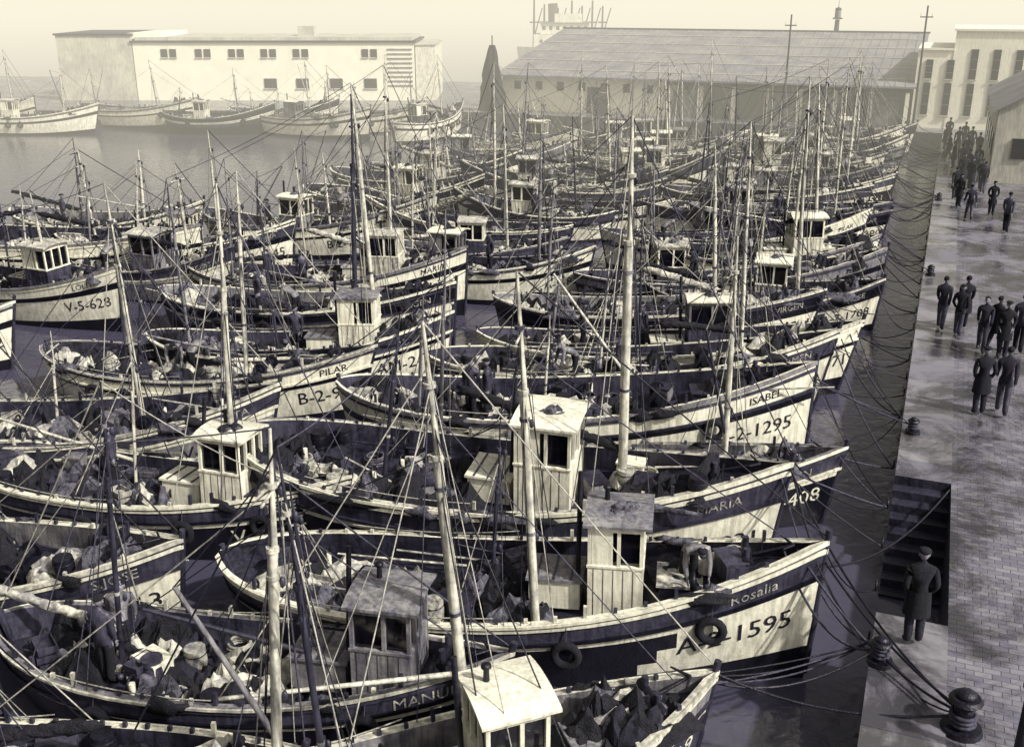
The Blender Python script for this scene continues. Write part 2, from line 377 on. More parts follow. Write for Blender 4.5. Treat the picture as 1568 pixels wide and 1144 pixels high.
make_boat((-7.0,9.7),D(18),8.5,2.5,3,scheme=5,wh=0,zm=1.0,zb=1.7,masts=[(-7.2,9.3,6.6,.3,.075,W)])
make_boat((-.9,16.5),D(13),11,3.0,4,scheme=5,patch=True,reg='A-2-1595',name='Rosalia',wh=.68,zm=1.35,zb=2.6,whmat='white_paint',roofmat='grey_paint',masts=[(-5.45,14.6,7.4,-.25,.08,W)],whs=.95,fore=.5,crew=False)
make_boat((-1.95,19.2),D(7),12,3.4,5,scheme=5,patch=True,reg='A-6-931',name='MARIA',wh=.60,zm=1.95,zb=3.1,whmat='white_paint',roofmat='white_paint',masts=[(-5.3,19.2,9.5,-.15,.1,W)],whs=1.2,fore=.6,crew=False)
make_boat((-1.1,22.6),D(16),11,2.9,6,scheme=5,patch=False,reg='A-1-408',zm=1.1,zb=1.95,wh=0,masts=[(-3.7,22.2,6.6,-.1,.075,W)])
make_boat((-2.1,25.2),D(18),12,3.2,7,scheme=0,patch=True,reg='A-2-1295',name='ISABEL',zm=1.7,zb=2.75,wh=0,masts=[(-6.6,24.1,7.6,0,.07,W)],fore=.5)
make_boat((-1.85,28.6),D(18),11.5,3.1,8,scheme=2,patch=True,reg='A-2-8',name='M.CARMEN',zm=1.6,zb=2.65,masts=[(-4.4,28,8.2,-.1,.06,W)],wh=0)
y=31.4;sd=20
while y<84:
    r=random.Random(sd)
    make_boat((-1.9+r.uniform(-1.3,.7),y),D(r.uniform(4,26)),r.uniform(8.5,12.5),r.uniform(2.4,3.1),sd,detail=.95 if y<50 else .6,zb=r.uniform(1.9,2.8),zm=r.uniform(1.0,1.6),scheme=r.choice([0,2,3,5,7,1,6]))
    y+=r.uniform(2.6,3.5);sd+=1
make_boat((-11.9,13.4),D(13),10.5,3.0,51,scheme=5,patch=True,reg='B-2-013',wh=0,zm=1.25,zb=2.2,masts=[(-16.2,13.0,6.8,0,.08,W)])
make_boat((-10.6,17.0),D(6),10,2.8,52,scheme=5,patch=False,wh=.72,zm=1.2,zb=2.1,whmat='white_paint',roofmat='white_paint',masts=[(-13.4,16.8,8.0,0,.075,W)])
make_boat((-14.5,20.4),D(22),10.5,3,53,scheme=2,wh=0)
make_boat((-13.8,24.0),D(10),10.5,3,54,scheme=0,wh=0,zb=2.3,masts=[(-17.5,23,7,0.2,.07,W)])
make_boat((-12.9,27.2),D(19),9.5,2.9,55,scheme=3,reg='AM-2-78',zb=2.35,wh=.7,whmat='white_paint')
make_boat((-14.5,30.7),D(10),11,3,56,masts=[(-18,30,8.4,.2,.09,K)],scheme=1)
make_boat((-15.7,34.4),D(14),11,3.1,57,scheme=0,reg='A-2-520',zb=2.5,wh=.72)
sd=70;y=37.4
while y<82:
    r=random.Random(sd);make_boat((-13.2+r.uniform(-2,1.8),y),D(r.choice([r.uniform(-8,34),r.uniform(5,25),r.uniform(175,200)])),r.uniform(8,12),r.uniform(2.4,3.2),sd,detail=.8 if y<50 else .5,zb=r.uniform(1.8,2.7))
    if math.cos(boats[-1][4])<0: o=boats[-1][0];o.location.x-=boats[-1][3];boats[-1][5].x-=boats[-1][3]
    y+=r.uniform(2.8,3.7);sd+=1
sd=110;y=12.5
while y<78:
    r=random.Random(sd)
    if y<40: bx=-25.2+r.uniform(-1.5,1.0)
    else: bx=-22.0+r.uniform(-1.5,1)
    make_boat((bx,y),D(r.uniform(-8,32)),r.uniform(8.5,11.5),r.uniform(2.5,3.3),sd,detail=.7,zb=r.uniform(1.9,2.7),scheme=(0 if r.random()<.45 else None),mh=1 if y<22 else .72)
    y+=r.uniform(3.4,4.4)+(1.5 if y>46 else 0);sd+=1
for i,(x,y,h,l) in enumerate([(-79,66,10,11),(-73.5,71,-3,11),(-67,71.5,20,12),(-60.5,76.5,2,13),(-53,77,16,10),(-49,81,15,10),(-43.5,76.5,-5,12),(-41.5,82.3,12,11),(-38,83,75,9),(-88,60,10,11),(-80.5,71,30,10)]):
    make_boat((x,y),D(h),l,3.4,150+i,scheme=0 if i not in(0,4,5) else 1,detail=.5,zb=2.7,zm=1.5,wh=0 if i%2 else .35,mh=.75)
make_boat((-31.5,39.5),D(12),10,3.4,171,scheme=0,detail=.6,zb=2.4,wh=0,mh=.7)
make_boat((-27.8,34.4),D(13),14,3.8,172,scheme=0,detail=.6,zb=2.7,zm=1.8,wh=0,mh=.7)
make_boat((-35,21),D(16),11,3.2,173,detail=.5,mh=.8);make_boat((-37,26.5),D(10),11,3.2,174,detail=.5,mh=.7)
# ------------------------------------------------------------------ people
def person_mesh(name,pose):
    V=[];E=[];Rr=[];roots=[]
    def chain(pts,parent=None):
        pi=parent
        for (p,r) in pts:
            V.append(p);Rr.append(r);i=len(V)-1
            if pi is None: roots.append(i)
            else:E.append((pi,i))
            pi=i
        return pi
    bend=pose.get('bend',0);st=pose.get('stride',0)
    def up(p):
        v=Vector(p)-Vector((0,0,.93));c,s=math.cos(bend),math.sin(bend)
        return (v.x*c+v.z*s,v.y,v.z*c-v.x*s+.93)
    chain([((0,0,.93),(.15,.12))]);pel=0
    c1=chain([(up((0,0,1.08)),(.155,.12)),(up((.01,0,1.28)),(.175,.125)),(up((0,0,1.42)),(.15,.11))],pel)
    nk=chain([(up((0,0,1.50)),(.06,.06)),(up((.02,0,1.57)),(.055,.055))],c1)
    hands=[]
    for sd in(-1,1):
        sw=pose.get('arm',0)*sd
        sh=Vector(up((0,sd*.19,1.41)))
        if bend: el=sh+Vector((.05,sd*.04,-.27));wr=el+Vector((.08,-sd*.03,-.25))
        elif pose.get('pockets'): el=sh+Vector((-.07,sd*.05,-.26));wr=el+Vector((.13,-sd*.07,-.2))
        else: el=sh+Vector((-.03+sw*.15,sd*.02,-.28));wr=el+Vector((.08+sw*.2,-sd*.01,-.25))
        chain([(tuple(sh),(.07,.07)),(tuple(el),(.056,.056)),(tuple(wr),(.04,.04))],c1)
        hands.append((wr,(wr-el).normalized(),sd))
        k=st*sd
        chain([((0,sd*.085,.86),(.105,.1)),((k*.5+.02,sd*.085,.50),(.085,.085)),((k-.03 ,sd*.08,.11+(.06 if k<0 else 0)),(.07,.07)),((k+.14,sd*.10,.05),(.045,.04))],pel)
    for wr,d,sd in hands:
        pal=wr+d*.07
        chain([(tuple(wr-d*.02),(.022,.03)),(tuple(pal),(.018,.04)),(tuple(pal+d*.03),(.015,.038))])
        for q in range(4):
            b=pal+d*.03+Vector(((q-1.5)*.02,0,0));ln=[.06,.075,.07,.055][q]
            chain([(tuple(b),(.009,.009)),(tuple(b+d*ln*.55),(.009,.009)),(tuple(b+d*ln*.95+Vector((0,-sd*.02,0))),(.007,.007))])
        b=wr+d*.03+Vector((.03,0,0));chain([(tuple(b),(.011,.011)),(tuple(b+d*.03+Vector((.025,0,0))),(.010,.010)),(tuple(b+d*.06+Vector((.03,-sd*.01,0))),(.008,.008))])
    me=bpy.data.meshes.new('p');me.from_pydata(V,E,[]);o=bpy.data.objects.new('p',me);scene.collection.objects.link(o)
    mo=o.modifiers.new('s','SKIN');mo.use_smooth_shade=True
    sv=me.skin_vertices[0].data
    for i,r in enumerate(Rr): sv[i].radius=r;sv[i].use_root=(i in roots)
    o.modifiers.new('u','SUBSURF').levels=1
    bpy.context.view_layer.update();dg=bpy.context.evaluated_depsgraph_get()
    m2=bpy.data.meshes.new_from_object(o.evaluated_get(dg));bpy.data.objects.remove(o)
    mb=MB()
    vs=[tuple(v.co) for v in m2.vertices]
    hp=[h[0]+h[1]*.06 for h in hands]
    coat=pose.get('coat','dark_cloth');tr=pose.get('trousers','blue_cloth')
    fm=[]
    for p in m2.polygons:
        c=p.center;m=coat
        if c.z<.82 and not bend or bend and c.z<.9 and abs(c.x)<.25: m=tr
        if c.z<.09: m='iron'
        for h in hp:
            if (Vector(c)-h).length<.1 : m='skin'
        fm.append((list(p.vertices),m))
    mb.addm(vs,fm)
    bpy.data.meshes.remove(m2)
    if not bend and pose.get('long',False):
        n=14;a=[];
        for z,rx,ry in((1.05,.15,.18),(.85,.17,.2),(.6,.19,.22)):
            for i in range(n):
                t=2*math.pi*i/n;k=1+.05*math.sin(5*t);a.append((rx*k*math.cos(t),ry*k*math.sin(t),z))
        mb.add(a,[(r*n+i,r*n+(i+1)%n,(r+1)*n+(i+1)%n,(r+1)*n+i) for r in range(2) for i in range(n)],coat,True)
    hc=Vector(up((.03,0,1.65)));M=Matrix.Rotation(bend*.8,3,'Y')
    hv=[]
    for p in ICO:
        q=Vector((p[0]*.098,p[1]*.078,p[2]*.118))
        if q.z<-.03: q.x*=.85;q.y*=.8;q.x+=.012
        hv.append(hc+M@q)
    mb.add(hv,ICOF,'skin',True)
    def hp_(x,y,z): return hc+M@Vector((x,y,z))
    mb.cyl(hp_(.09,0,.02),hp_(.118,0,-.025),.008,.018,6,'skin')
    for sd in(-1,1):
        mb.blob(hp_(0,sd*.08,-.005),(.022,.01,.032),'skin',.02);mb.blob(hp_(.088,sd*.032,.012),(.01,.014,.008),'lettering',.0)
    mb.box(hp_(.088,0,-.06),(.008,.045,.008),'dark_cloth')
    if pose.get('cap',True):
        mb.blob(hp_(-.01,0,.07),(.118,.1,.05),'dark_cloth',.06);mb.box(hp_(.1,0,.055),(.07,.11,.012),'dark_cloth')
    else: mb.blob(hp_(-.02,0,.045),(.098,.086,.088),'dark_cloth',.04)
    o=mb.obj(name);me=o.data;bpy.data.objects.remove(o);return me
PM=[person_mesh('pedestrian',dict(stride=0.02,pockets=True,long=True)),
    person_mesh('pedestrian',dict(stride=.22,arm=1,cap=False,coat='blue_cloth',trousers='mid_paint')),
    person_mesh('pedestrian',dict(stride=-.18,arm=-1,cap=False,long=True)),
    person_mesh('fisherman',dict(stride=.05,coat='mid_paint',trousers='dark_cloth')),
    person_mesh('fisherman',dict(stride=.12,bend=1.15,coat='grey_paint',trousers='dark_cloth')),
    person_mesh('pedestrian',dict(stride=.1,pockets=True,cap=True,coat='dark_cloth',trousers='mid_paint')),
    person_mesh('pedestrian',dict(stride=.14,arm=.6,cap=False,coat='mid_paint',trousers='dark_cloth'))]
def put(mesh,name,x,y,z,rz,s=1):
    o=bpy.data.objects.new(name,mesh);scene.collection.objects.link(o);o.location=(x,y,z);o.rotation_euler=(0,0,rz);o.scale=(s,s,s);return o
rp=random.Random(5);QZ=1.5
peds=[(.6,15.8,0,100),(1.72,26.9,0,95),(2.25,27.1,1,80),(.7,34,1,95),(1.35,34.3,2,85),(1.2,33.6,5,60),(1.85,32.3,1,-95),(2.4,31.8,0,-90),(2.2,32.5,2,60),(2.85,32.5,6,90),
(1.6,52.5,1,95),(.95,57.6,2,90),(2.6,54,0,-90),(3.1,50.2,6,90),(1.15,55.5,0,70),(1.3,62,0,90),(1.9,63,1,90),(2.1,66,2,90),(1.5,70,0,-90),(1.0,74,1,90),(1.6,64.5,2,120),(2.2,61,5,60),(.8,68,0,180),(1.4,78,1,90),(.4,80,0,90),(2.3,60,1,90),(1.7,61,0,45),(1.2,66.5,6,90),(.2,76,0,10),(.5,72,2,150),(1.8,75,0,90),(2.2,72,1,90)]
for x,y,k,a in peds: put(PM[k],'pedestrian',x,y,QZ+.004+(.03 if x<1.15 else 0),R(a+rp.uniform(-15,15)),rp.uniform(.92,1.03))
for (o,H,dz,L,head,loc,rnd,detail,crew) in boats:
    n=rnd.choice([0,1,1,2]) if detail>.55 else rnd.choice([0,0,1])
    if not crew: n=0
    for i in range(n):
        t=rnd.choice([rnd.uniform(.12,.45),rnd.uniform(.3,.5)]);yy=rnd.uniform(-.5,.5)*H.hb(t)
        c,s=math.cos(head),math.sin(head);x=t*L
        put(rnd.choice(PM[3:5]),'fisherman',loc.x+x*c-yy*s,loc.y+x*s+yy*c,dz(t),rnd.uniform(0,6.28),.95)
put(PM[4],'fisherman',-12.3,9.3,.9,R(200),.95)
put(PM[4],'fisherman',-3.15,16.0,1.55,R(-60),.95)
# ------------------------------------------------------------------ quay bollards and mooring
def bollard(x,y,s=1):
    mb=MB();mb.cyl((0,0,0),(0,0,.08),.3*s,.28*s,14,'iron');mb.cyl((0,0,.08),(0,0,.42*s),.15*s,.13*s,14,'iron');mb.cyl((0,0,.42*s),(0,0,.52*s),.15*s,.24*s,14,'iron');mb.cyl((0,0,.52*s),(0,0,.58*s),.24*s,.2*s,14,'iron');mb.blob((0,0,.6*s),(.15*s,.15*s,.09*s),'iron',.02)
    for q in range(3): mb.coil((0,0,.15+q*.07),.17*s,.03,'rope')
    return mb.obj('mooring_bollard',(x,y,QZ+(.03 if x<1.15 else 0)))
bp=[(1.35,13.9,1.0),(.15,15.1,.7)]+[(.25,yy,.6) for yy in(9,25,41,57,73,84)]
for b in bp: bollard(*b)
rings=[(.05,yy) for yy in(16.2,18,19.7,21.5,23.6,27,28.6,30,31.7,33,35,37,39,41,43,45,47,49,51,53,55,57,59,61,63,65,67,69,72,75,77,80)]
rm=random.Random(8);mr=MB()
for yy in [r_[1] for r_ in rings]: mr.coil((-.06,yy,1.25),.1,.02,'iron','X')
for i,(o,H,dz,L,head,loc,rnd,detail,crew) in enumerate(boats):
    p=H.pt(1,1.0,1);bw=Vector((loc.x+p.x*math.cos(head),loc.y+p.x*math.sin(head),p.z))
    if bw.x>-5 and bw.y<84 and bw.x<0:
        for q in range(4):
            ty=bw.y+rm.uniform(-4,3.5)
            if rm.random()<.22:
                b=min(bp,key=lambda b:abs(b[1]-ty));e=(b[0]-.1,b[1],QZ+.25)
            else:
                b=min(rings,key=lambda b:abs(b[1]-ty));e=(-.06,b[1],1.15)
            mr.line(bw-Vector((.25*q,0,.1)),e,rm.uniform(.012,.024),rm.choice(['iron','iron','rope']),sag=rm.choice([.1,.3,rm.uniform(.3,.9)]),n=14,k=5)
for (a,b_,s_) in(((.15,15.1,1.7),(1.3,13.9,1.8),.1),((-.9,16.4,2.4),(1.3,13.9,1.85),.2),((-2.0,19.2,2.9),(1.3,13.9,1.8),.5),((-1.9,19.2,2.8),(.1,15.1,1.8),.7),((-2.2,13.5,1.8),(1.3,13.9,1.75),.3),((-2.3,13.4,1.7),(.1,15.1,1.8),.4),((-1,16.4,2.3),(1.1,21.9,1.6),.5)):
    mr.line(a,b_,.022,'iron',sag=s_,n=14,k=5)
mr.obj('mooring_ropes')
# ------------------------------------------------------------------ setting
def node_mat(name):
    m=bpy.data.materials.new(name);m.use_nodes=True;return m,m.node_tree.nodes,m.node_tree.links,m.node_tree.nodes['Principled BSDF']
m,n,l,p=node_mat('harbour_water');p.inputs['Base Color'].default_value=tone(.06);p.inputs['Roughness'].default_value=.06;p.inputs['IOR'].default_value=1.5
tc=n.new('ShaderNodeTexCoord');a=n.new('ShaderNodeTexNoise');a.inputs['Scale'].default_value=2.6;a.inputs['Detail'].default_value=5;a.inputs['Distortion'].default_value=.6
b=n.new('ShaderNodeTexNoise');b.inputs['Scale'].default_value=.4;b.inputs['Detail'].default_value=3
l.new(tc.outputs['Object'],a.inputs['Vector']);l.new(tc.outputs['Object'],b.inputs['Vector'])
ad=n.new('ShaderNodeMath');ad.operation='ADD';l.new(a.outputs[0],ad.inputs[0]);l.new(b.outputs[0],ad.inputs[1])
bu=n.new('ShaderNodeBump');bu.inputs['Strength'].default_value=.3;bu.inputs['Distance'].default_value=.09;l.new(ad.outputs[0],bu.inputs['Height']);l.new(bu.outputs[0],p.inputs['Normal'])
me=bpy.data.meshes.new('water');me.from_pydata([(-3000,-3000,0),(3000,-3000,0),(3000,3000,0),(-3000,3000,0)],[],[(0,1,2,3)]);me.materials.append(m)
wo=bpy.data.objects.new('water',me);scene.collection.objects.link(wo)
def stone(name,g,sx,sy,wet,rlo,rhi,rot=0):
    m,n,l,p=node_mat(name);tc=n.new('ShaderNodeTexCoord')
    mp=n.new('ShaderNodeMapping');mp.inputs['Rotation'].default_value=(0,0,rot);l.new(tc.outputs['Object'],mp.inputs[0])
    br=n.new('ShaderNodeTexBrick');br.inputs['Scale'].default_value=1;br.inputs['Brick Width'].default_value=sx;br.inputs['Row Height'].default_value=sy;br.inputs['Mortar Size'].default_value=.01;br.inputs['Mortar Smooth'].default_value=.6
    br.inputs['Color1'].default_value=tone(g);br.inputs['Color2'].default_value=tone(g*.6);br.inputs['Mortar'].default_value=tone(g*.35)
    nz0=n.new('ShaderNodeTexNoise');nz0.inputs['Scale'].default_value=2;va=n.new('ShaderNodeMixRGB');va.inputs[0].default_value=.08;l.new(mp.outputs[0],va.inputs[1]);l.new(nz0.outputs['Color'],va.inputs[2]);l.new(va.outputs[0],br.inputs['Vector'])
    nz=n.new('ShaderNodeTexNoise');nz.inputs['Scale'].default_value=.55;nz.inputs['Detail'].default_value=9;nz.inputs['Roughness'].default_value=.7;nz.inputs['Distortion'].default_value=.5;l.new(tc.outputs['Object'],nz.inputs['Vector'])
    r=n.new('ShaderNodeValToRGB');r.color_ramp.elements[0].position=.42;r.color_ramp.elements[1].position=.56;r.color_ramp.elements[0].color=(wet,wet,wet,1)
    l.new(nz.outputs[0],r.inputs[0])
    mx=n.new('ShaderNodeMix');mx.data_type='RGBA';mx.blend_type='MULTIPLY';mx.inputs[0].default_value=1;l.new(br.outputs[0],mx.inputs[6]);l.new(r.outputs[0],mx.inputs[7]);l.new(mx.outputs[2],p.inputs['Base Color'])
    mr=n.new('ShaderNodeMapRange');mr.inputs['From Min'].default_value=.4;mr.inputs['From Max'].default_value=.6;mr.inputs['To Min'].default_value=rlo;mr.inputs['To Max'].default_value=rhi;l.new(nz.outputs[0],mr.inputs[0]);l.new(mr.outputs[0],p.inputs['Roughness'])
    n3=n.new('ShaderNodeTexNoise');n3.inputs['Scale'].default_value=18;n3.inputs['Detail'].default_value=5;l.new(tc.outputs['Object'],n3.inputs['Vector'])
    m1=n.new('ShaderNodeMath');m1.operation='MULTIPLY_ADD';m1.inputs[1].default_value=.5;l.new(n3.outputs[0],m1.inputs[0])
    m2=n.new('ShaderNodeMath');m2.operation='SUBTRACT';m2.inputs[0].default_value=1;l.new(br.outputs['Fac'],m2.inputs[1]);l.new(m2.outputs[0],m1.inputs[2])
    bu=n.new('ShaderNodeBump');bu.inputs['Strength'].default_value=.5;bu.inputs['Distance'].default_value=.014;l.new(m1.outputs[0],bu.inputs['Height']);l.new(bu.outputs[0],p.inputs['Normal'])
    p.inputs['Specular IOR Level'].default_value=.9
    MI[name]=len(MATS);MATS.append(m)
stone('wet_paving',.22,.24,.13,.22,.08,.45)
stone('coping_stone',.26,1.3,1.15,.3,.1,.5,R(90))
def prism(mb,poly,z0,z1,top,side):
    n=len(poly);vs=[(x,y,z0) for x,y in poly]+[(x,y,z1) for x,y in poly]
    mb.add(vs,[list(range(n,2*n))],top);mb.add(vs,[(i,(i+1)%n,n+(i+1)%n,n+i) for i in range(n)],side)
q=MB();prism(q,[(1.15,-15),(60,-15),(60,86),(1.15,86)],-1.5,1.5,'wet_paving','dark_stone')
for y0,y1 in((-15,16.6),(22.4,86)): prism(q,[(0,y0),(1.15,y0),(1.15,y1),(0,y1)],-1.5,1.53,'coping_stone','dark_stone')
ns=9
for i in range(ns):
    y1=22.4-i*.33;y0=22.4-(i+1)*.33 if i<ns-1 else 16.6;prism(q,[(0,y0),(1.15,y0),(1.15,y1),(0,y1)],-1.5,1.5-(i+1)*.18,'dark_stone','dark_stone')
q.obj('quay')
q=MB();prism(q,[(-42,86),(60,86),(60,118),(-42,118)],-1.5,1.498,'wet_paving','dark_stone')
prism(q,[(-42,86),(-42,118),(-135,96),(-115,56.5)],-1.5,1.496,'wet_paving','dark_stone');q.obj('far_quay')
mb=MB()
x0,x1,ya,yb,ze,zr=-37,-2.6,89,106,4.7,7.9
mb.box(((x0-22)/2,ya+.15,(1.5+ze)/2),(abs(-22-x0),.3,ze-1.5),'plaster')
for xx in range(-36,-22,2): mb.box((xx+.5,ya-.02,3.7),(.6,.08,.7),'window_glass');mb.box((xx+.5,ya-.03,3.3),(.8,.12,.07),'plaster')
mb.box((-28,ya-.03,2.6),(2,.1,2.2),'mid_paint')
mb.box(((x0+x1)/2,yb,4.4),(x1-x0,.3,6),'grey_plaster');
for xx in(x0+.15,x1-.15): mb.add([(xx,ya+.3,1.5),(xx,yb,1.5),(xx,yb,zr-.1),(xx,ya+.3,ze-.05)],[(0,1,2,3)],'plaster')
for i in range(8):
    xx=-21.8+i*2.7;mb.box((xx,ya+.2,(1.5+ze)/2),(.3,.3,ze-1.5),'plaster')
mb.box(((-22+x1)/2,ya+.12,ze-.3),(19.4,.2,.6),'mid_paint');mb.box((-12,ya+4,3),(20,.3,3.4),'mid_paint')
for xx in(-20.4,-12.5,-9.6,-4.5): mb.box((xx,ya+.35,2.6),(2.1,.1,2.2),'grey_paint')
vs=[(x0-.4,ya-1.0,ze-.1),(x1+.3,ya-1.0,ze-.1),(x1+.3,yb+.4,zr),(x0-.4,yb+.4,zr)]
mb.add(vs+[(a,b,c-.14) for a,b,c in vs],[(0,1,2,3),(7,6,5,4),(0,4,5,1),(1,5,6,2),(3,2,6,7),(0,3,7,4)],'roof_grey')
L_=math.hypot(yb-ya+1.4,zr-ze+.1);an=math.atan2(zr-ze+.1,yb-ya+1.4)
for i in range(46): mb.box((x0-.3+i*.76,(ya+yb)/2-.3,(ze+zr)/2-.03),(.05,L_,.06),'roof_grey',rx=an)
for i in range(5): 
    yy=ya+1+i*3.4;mb.box(((x0+x1)/2,yy,ze-.05+(yy-ya+1)*(zr-ze+.1)/(yb-ya+1.4)),(x1-x0,.1,.07),'grey_plaster',rx=an)
mb.box(((x0+x1)/2,yb+.4,zr+.05),(x1-x0+.8,.3,.16),'mid_paint')
mb.obj('harbour_warehouse')
mb=MB();mb.cyl((0,0,0),(0,0,1.8),.25,.2,10,'mid_paint');mb.box((0,0,1.9),(.8,.8,.12),'iron');mb.cyl((0,0,1.95),(0,0,2.6),.28,.28,10,'grey_paint');mb.blob((0,0,2.7),(.3,.3,.18),'iron',.02);mb.cyl((0,0,2.8),(0,0,3.5),.03,.02,6,'iron');mb.obj('lantern_tower',(-10.5,107,7.2))
mb=MB();mb.box((7.3,94,5.1),(14.6,10,7.2),'plaster');mb.box((-1.25,94,4.4),(2.5,9.9,5.8),'plaster')
mb.box((7.3,94,8.78),(14.9,10.3,.16),'plaster');mb.box((-1.25,93.95,7.36),(2.6,10.1,.14),'plaster')
for xx in(-1.6,-.1 ,1.5,3.05,4.6,6.2,7.8):
    for z0,z1 in((2.5,4.9),(5.2,7.4)):
        if xx<0 and z1>7: z1=6.6;
        mb.box((xx,88.97,(z0+z1)/2),(.5,.1,z1-z0),'window_glass');mb.box((xx,88.95,z0-.04),(.66,.16,.08),'grey_plaster')
        for k in(.33,.66): mb.box((xx,88.93,z0+(z1-z0)*k),(.46,.06,.04),'grey_paint')
mb.obj('white_harbour_building')
mb=MB()
P=[(2.7,1.5),(10.3,1.5),(10.3,5.4),(6.5,7.6),(2.7,5.4)]
n=5;vs=[(x,64,z) for x,z in P]+[(x,80,z) for x,z in P];mb.add(vs,[(0,1,2,3,4),(9,8,7,6,5),(0,4,9,5),(1,6,7,2)],'grey_plaster')
vs=[(2.4,63.7,5.3),(6.5,63.7,7.75),(6.5,80.3,7.75),(2.4,80.3,5.3),(10.6,63.7,5.3),(10.6,80.3,5.3)];mb.add(vs,[(0,1,2,3),(1,4,5,2)],'roof_grey')
mb.box((6.5,63.95,2.9),(2.4,.1,2.8),'mid_paint');mb.box((4,63.95,3.4),(.8,.1,1.1),'window_glass')
for k in range(5): mb.box((2.67,66+k*3,3.4),(.1,.9,1.2),'window_glass')
mb.obj('gabled_quay_shed')
th=R(22);mb=MB()
mb.box((-15.5,5,4.25),(27,10,5.5),'plaster');mb.box((-15.5,5,7.06),(27.4,10.4,.16),'mid_paint');mb.box((-15.5,5,7.3),(26.6,9.6,.3),'grey_plaster')
mb.box((-.95,5.1,4.1),(1.9,10,5.2),'white_paint');mb.box((-.95,5.1,6.78),(2.1,10.2,.14),'grey_plaster')
mb.box((-32.7,5,4.55),(7.2,10,6.1),'grey_plaster');mb.box((-32.7,5,7.7),(7.5,10.3,.18),'mid_paint');mb.box((-28,4.9,7.55),(3.2,9,.5),'plaster')
for xx in(-25.6,-22.3,-19.1,-16,-12.9,-6.3,-9.6):
    if xx>-7 or xx<-10:
        for k in(-.42,.42): mb.box((xx+k,-.03,6.0),(.62,.1,.75),'window_glass');mb.box((xx+k,-.06,5.58),(.72,.14,.07),'grey_plaster')
    if xx>-17: mb.box((xx,-.03,3.2),(1.2,.1,.9),'window_glass');mb.box((xx,-.06,2.7),(1.4,.14,.08),'grey_plaster')
for k in range(9): mb.box((-3.4,-.04,3+k*.42),(2.4,.1,.1),'grey_paint')
mb.box((-12.9,4,7.9),(1.6,1.6,.9),'grey_plaster')
mb.obj('long_harbour_building',(-46.2,94.3,-.1),rz=th)
mb=MB()
mb.box((-62,0,3.5),(16,8,5),'plaster');mb.box((-62,0,6.1),(16.4,8.4,.2),'grey_plaster')
for k in range(6): mb.box((-68.5+k*2.6,-4.05,4.2),(.9,.1,1.1),'window_glass')
mb.obj('low_harbour_building',(-37.8,93,0),rz=th)
mb=MB();Hs=Hull(34,7,3.2,4.6,3.8,1)
for side in(-1,1):
    vs=[Hs.pt(t,f,side) for t in TS for f in(0,.45,.5,1)];fm=[]
    for i in range(len(TS)-1):
        for j in range(3): fm.append(([i*4+j,i*4+4+j,i*4+5+j,i*4+j+1],('grey_paint','white_paint','white_paint')[j]))
    mb.addm(vs,fm)
    mb.add([Hs.pt(t,.93,side) for t in TS]+[Vector((Hs.pt(t,.93,1).x,0,Hs.pt(t,.93,1).z)) for t in TS],[(i,i+1,len(TS)+i+1,len(TS)+i) for i in range(len(TS)-1)],'deck_wood')
mb.box((7,0,4.4),(9,5.5,2.4),'white_paint');mb.box((7,0,6.4),(7,4.8,1.5),'white_paint');mb.box((7.5,0,7.8),(4,4,1.2),'white_paint')
for k in range(7): mb.box((4+k,-2.42,6.5),(.45,.06,.5),'window_glass');mb.box((3.6+k*1.1,-2.77,4.7),(.4,.06,.4),'window_glass')
mb.box((7,0,7.2),(7.6,5.4,.1),'grey_paint');mb.cyl((5.4,0,7),(5.2,0,9.8),.8,.7,14,'dark_paint')
for x in(2.5,4,6,8,9.5,11,12.5):
    mb.cyl((x,0,3),(x,0,9.2+(x*7%3)*.5),.2,.12,8,'dark_paint');mb.cyl((x,0,5),(x+1.2,0,9.2),.1,.08,6,'dark_paint')
    mb.box((x,0,8.2),(.2,1.4,.2),'dark_paint');mb.box((x,0,7.2),(1.3,.2,.2),'dark_paint')
for k in range(30): mb.cyl((1+k*1.1,-3,3.4),(1+k*1.1,-3,4.5),.03,.03,4,'white_paint',False)
mb.obj('cargo_ship',(-60,150,0),rz=R(20))
mb=MB();n=18;rr=random.Random(4);vs=[]
for j in range(12):
    z=1.6+j*.5;r=1.15*(1-j/12)**.8+.08
    for i in range(n):
        t=2*math.pi*i/n;k=1+.18*math.sin(5*t+j*.4)+.1*rr.uniform(-1,1);vs.append((r*k*math.cos(t),r*k*math.sin(t),z))
mb.add(vs,[(j*n+i,j*n+(i+1)%n,(j+1)*n+(i+1)%n,(j+1)*n+i) for j in range(11) for i in range(n)],'net_dark',False);mb.cyl((0,0,1.5),(0,0,7.9),.08,.05,8,'spar_dark')
mb.obj('hung_fishing_net',(-37.2,87.2,0))
for (x,y,h) in((-2.2,87,10.5),(-12,87.2,9.8)):
    mb=MB();mb.cyl((0,0,0),(0,0,h-1.5),.1,.06,8,'spar_dark');mb.box((0,0,h-2.3),(.9,.08,.08),'spar_dark')
    for k in(-.4,0,.4): mb.cyl((k,0,h-2.25),(k,0,h-2.05),.04,.03,6,'white_paint')
    mb.box((0,0,.1),(.4,.4,.2),'dark_stone');mb.obj('utility_pole',(x,y,1.5))
mb=MB();mb.cyl((0,0,0),(0,0,1.3),.09,.07,10,'iron');mb.blob((0,0,1.36),(.12,.12,.1),'iron',.02);mb.cyl((0,0,0),(0,0,.1),.2,.18,10,'iron');mb.obj('iron_post',(2.05,13.3,1.5))
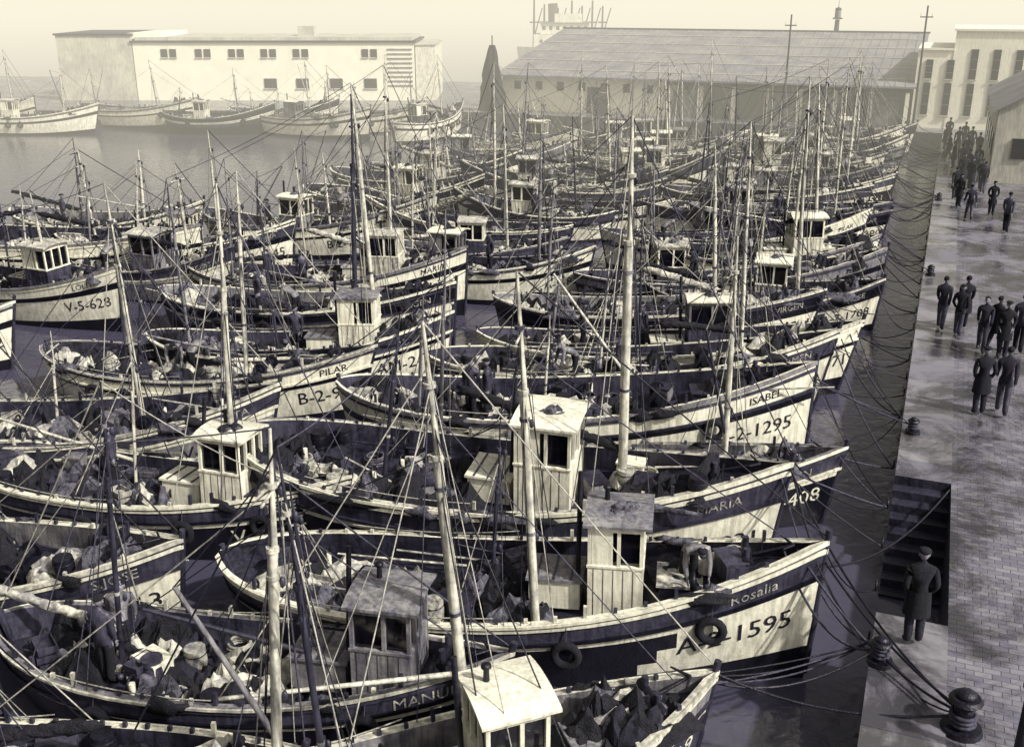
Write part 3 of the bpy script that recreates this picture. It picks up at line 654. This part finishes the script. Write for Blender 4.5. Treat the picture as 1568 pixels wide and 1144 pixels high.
# ------------------------------------------------------------------ emissive volume imitating sunlit haze: cream glow added over far harbour and bay
hm=bpy.data.materials.new('glowing_haze');hm.use_nodes=True;nt=hm.node_tree;nt.nodes.clear()
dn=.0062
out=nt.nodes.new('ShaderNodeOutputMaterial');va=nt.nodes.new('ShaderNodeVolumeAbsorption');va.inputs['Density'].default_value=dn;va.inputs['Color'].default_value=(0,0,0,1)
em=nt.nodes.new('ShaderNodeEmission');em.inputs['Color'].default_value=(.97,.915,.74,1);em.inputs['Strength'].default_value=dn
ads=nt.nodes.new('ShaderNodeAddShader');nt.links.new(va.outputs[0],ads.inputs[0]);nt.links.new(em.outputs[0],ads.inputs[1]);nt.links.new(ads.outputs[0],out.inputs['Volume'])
bm=bmesh.new();bmesh.ops.create_cube(bm,size=1);me=bpy.data.meshes.new('glowing_haze');bm.to_mesh(me);bm.free();me.materials.append(hm)
ho=bpy.data.objects.new('glowing_haze',me);scene.collection.objects.link(ho);ho.scale=(1600,900,15);an_=R(-8);ho.rotation_euler=(0,0,an_)
# near face of the glowing haze box: closer to us on the open (left) side of the basin
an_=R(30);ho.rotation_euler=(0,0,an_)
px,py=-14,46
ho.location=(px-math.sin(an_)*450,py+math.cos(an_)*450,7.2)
# ------------------------------------------------------------------ light
w=bpy.data.worlds.new('World');scene.world=w;w.use_nodes=True;n=w.node_tree.nodes;l=w.node_tree.links
az=-14;el=42
sk=n.new('ShaderNodeTexSky');sk.sky_type='NISHITA';sk.sun_disc=False;sk.sun_elevation=R(el);sk.sun_rotation=R(90-az);sk.dust_density=6
bw=n.new('ShaderNodeRGBToBW');mx=n.new('ShaderNodeMix');mx.data_type='RGBA';mx.blend_type='MULTIPLY';mx.inputs[0].default_value=1;mx.inputs[7].default_value=(1,.96,.88,1)
l.new(sk.outputs[0],bw.inputs[0]);l.new(bw.outputs[0],mx.inputs[6]);l.new(mx.outputs[2],n['Background'].inputs[0]);n['Background'].inputs[1].default_value=.14
sl=bpy.data.lights.new('sun','SUN');sl.energy=5;sl.angle=R(2);sl.color=(1,.97,.87)
so=bpy.data.objects.new('sun',sl);scene.collection.objects.link(so)
sv=Vector((math.cos(R(el))*math.cos(R(az)),math.cos(R(el))*math.sin(R(az)),math.sin(R(el))));so.rotation_euler=sv.to_track_quat('Z','Y').to_euler();so.location=(20,-10,40)
cd=bpy.data.cameras.new('camera');co=bpy.data.objects.new('camera',cd);scene.collection.objects.link(co);scene.camera=co
cd.lens=36.7;cd.sensor_width=36;cd.clip_end=6000;co.location=(0,0,11.5);co.rotation_euler=(R(90-20.1),0,R(22.06))
scene.view_settings.view_transform='Standard';scene.view_settings.look='None';scene.view_settings.exposure=0
print('boats',len(boats))
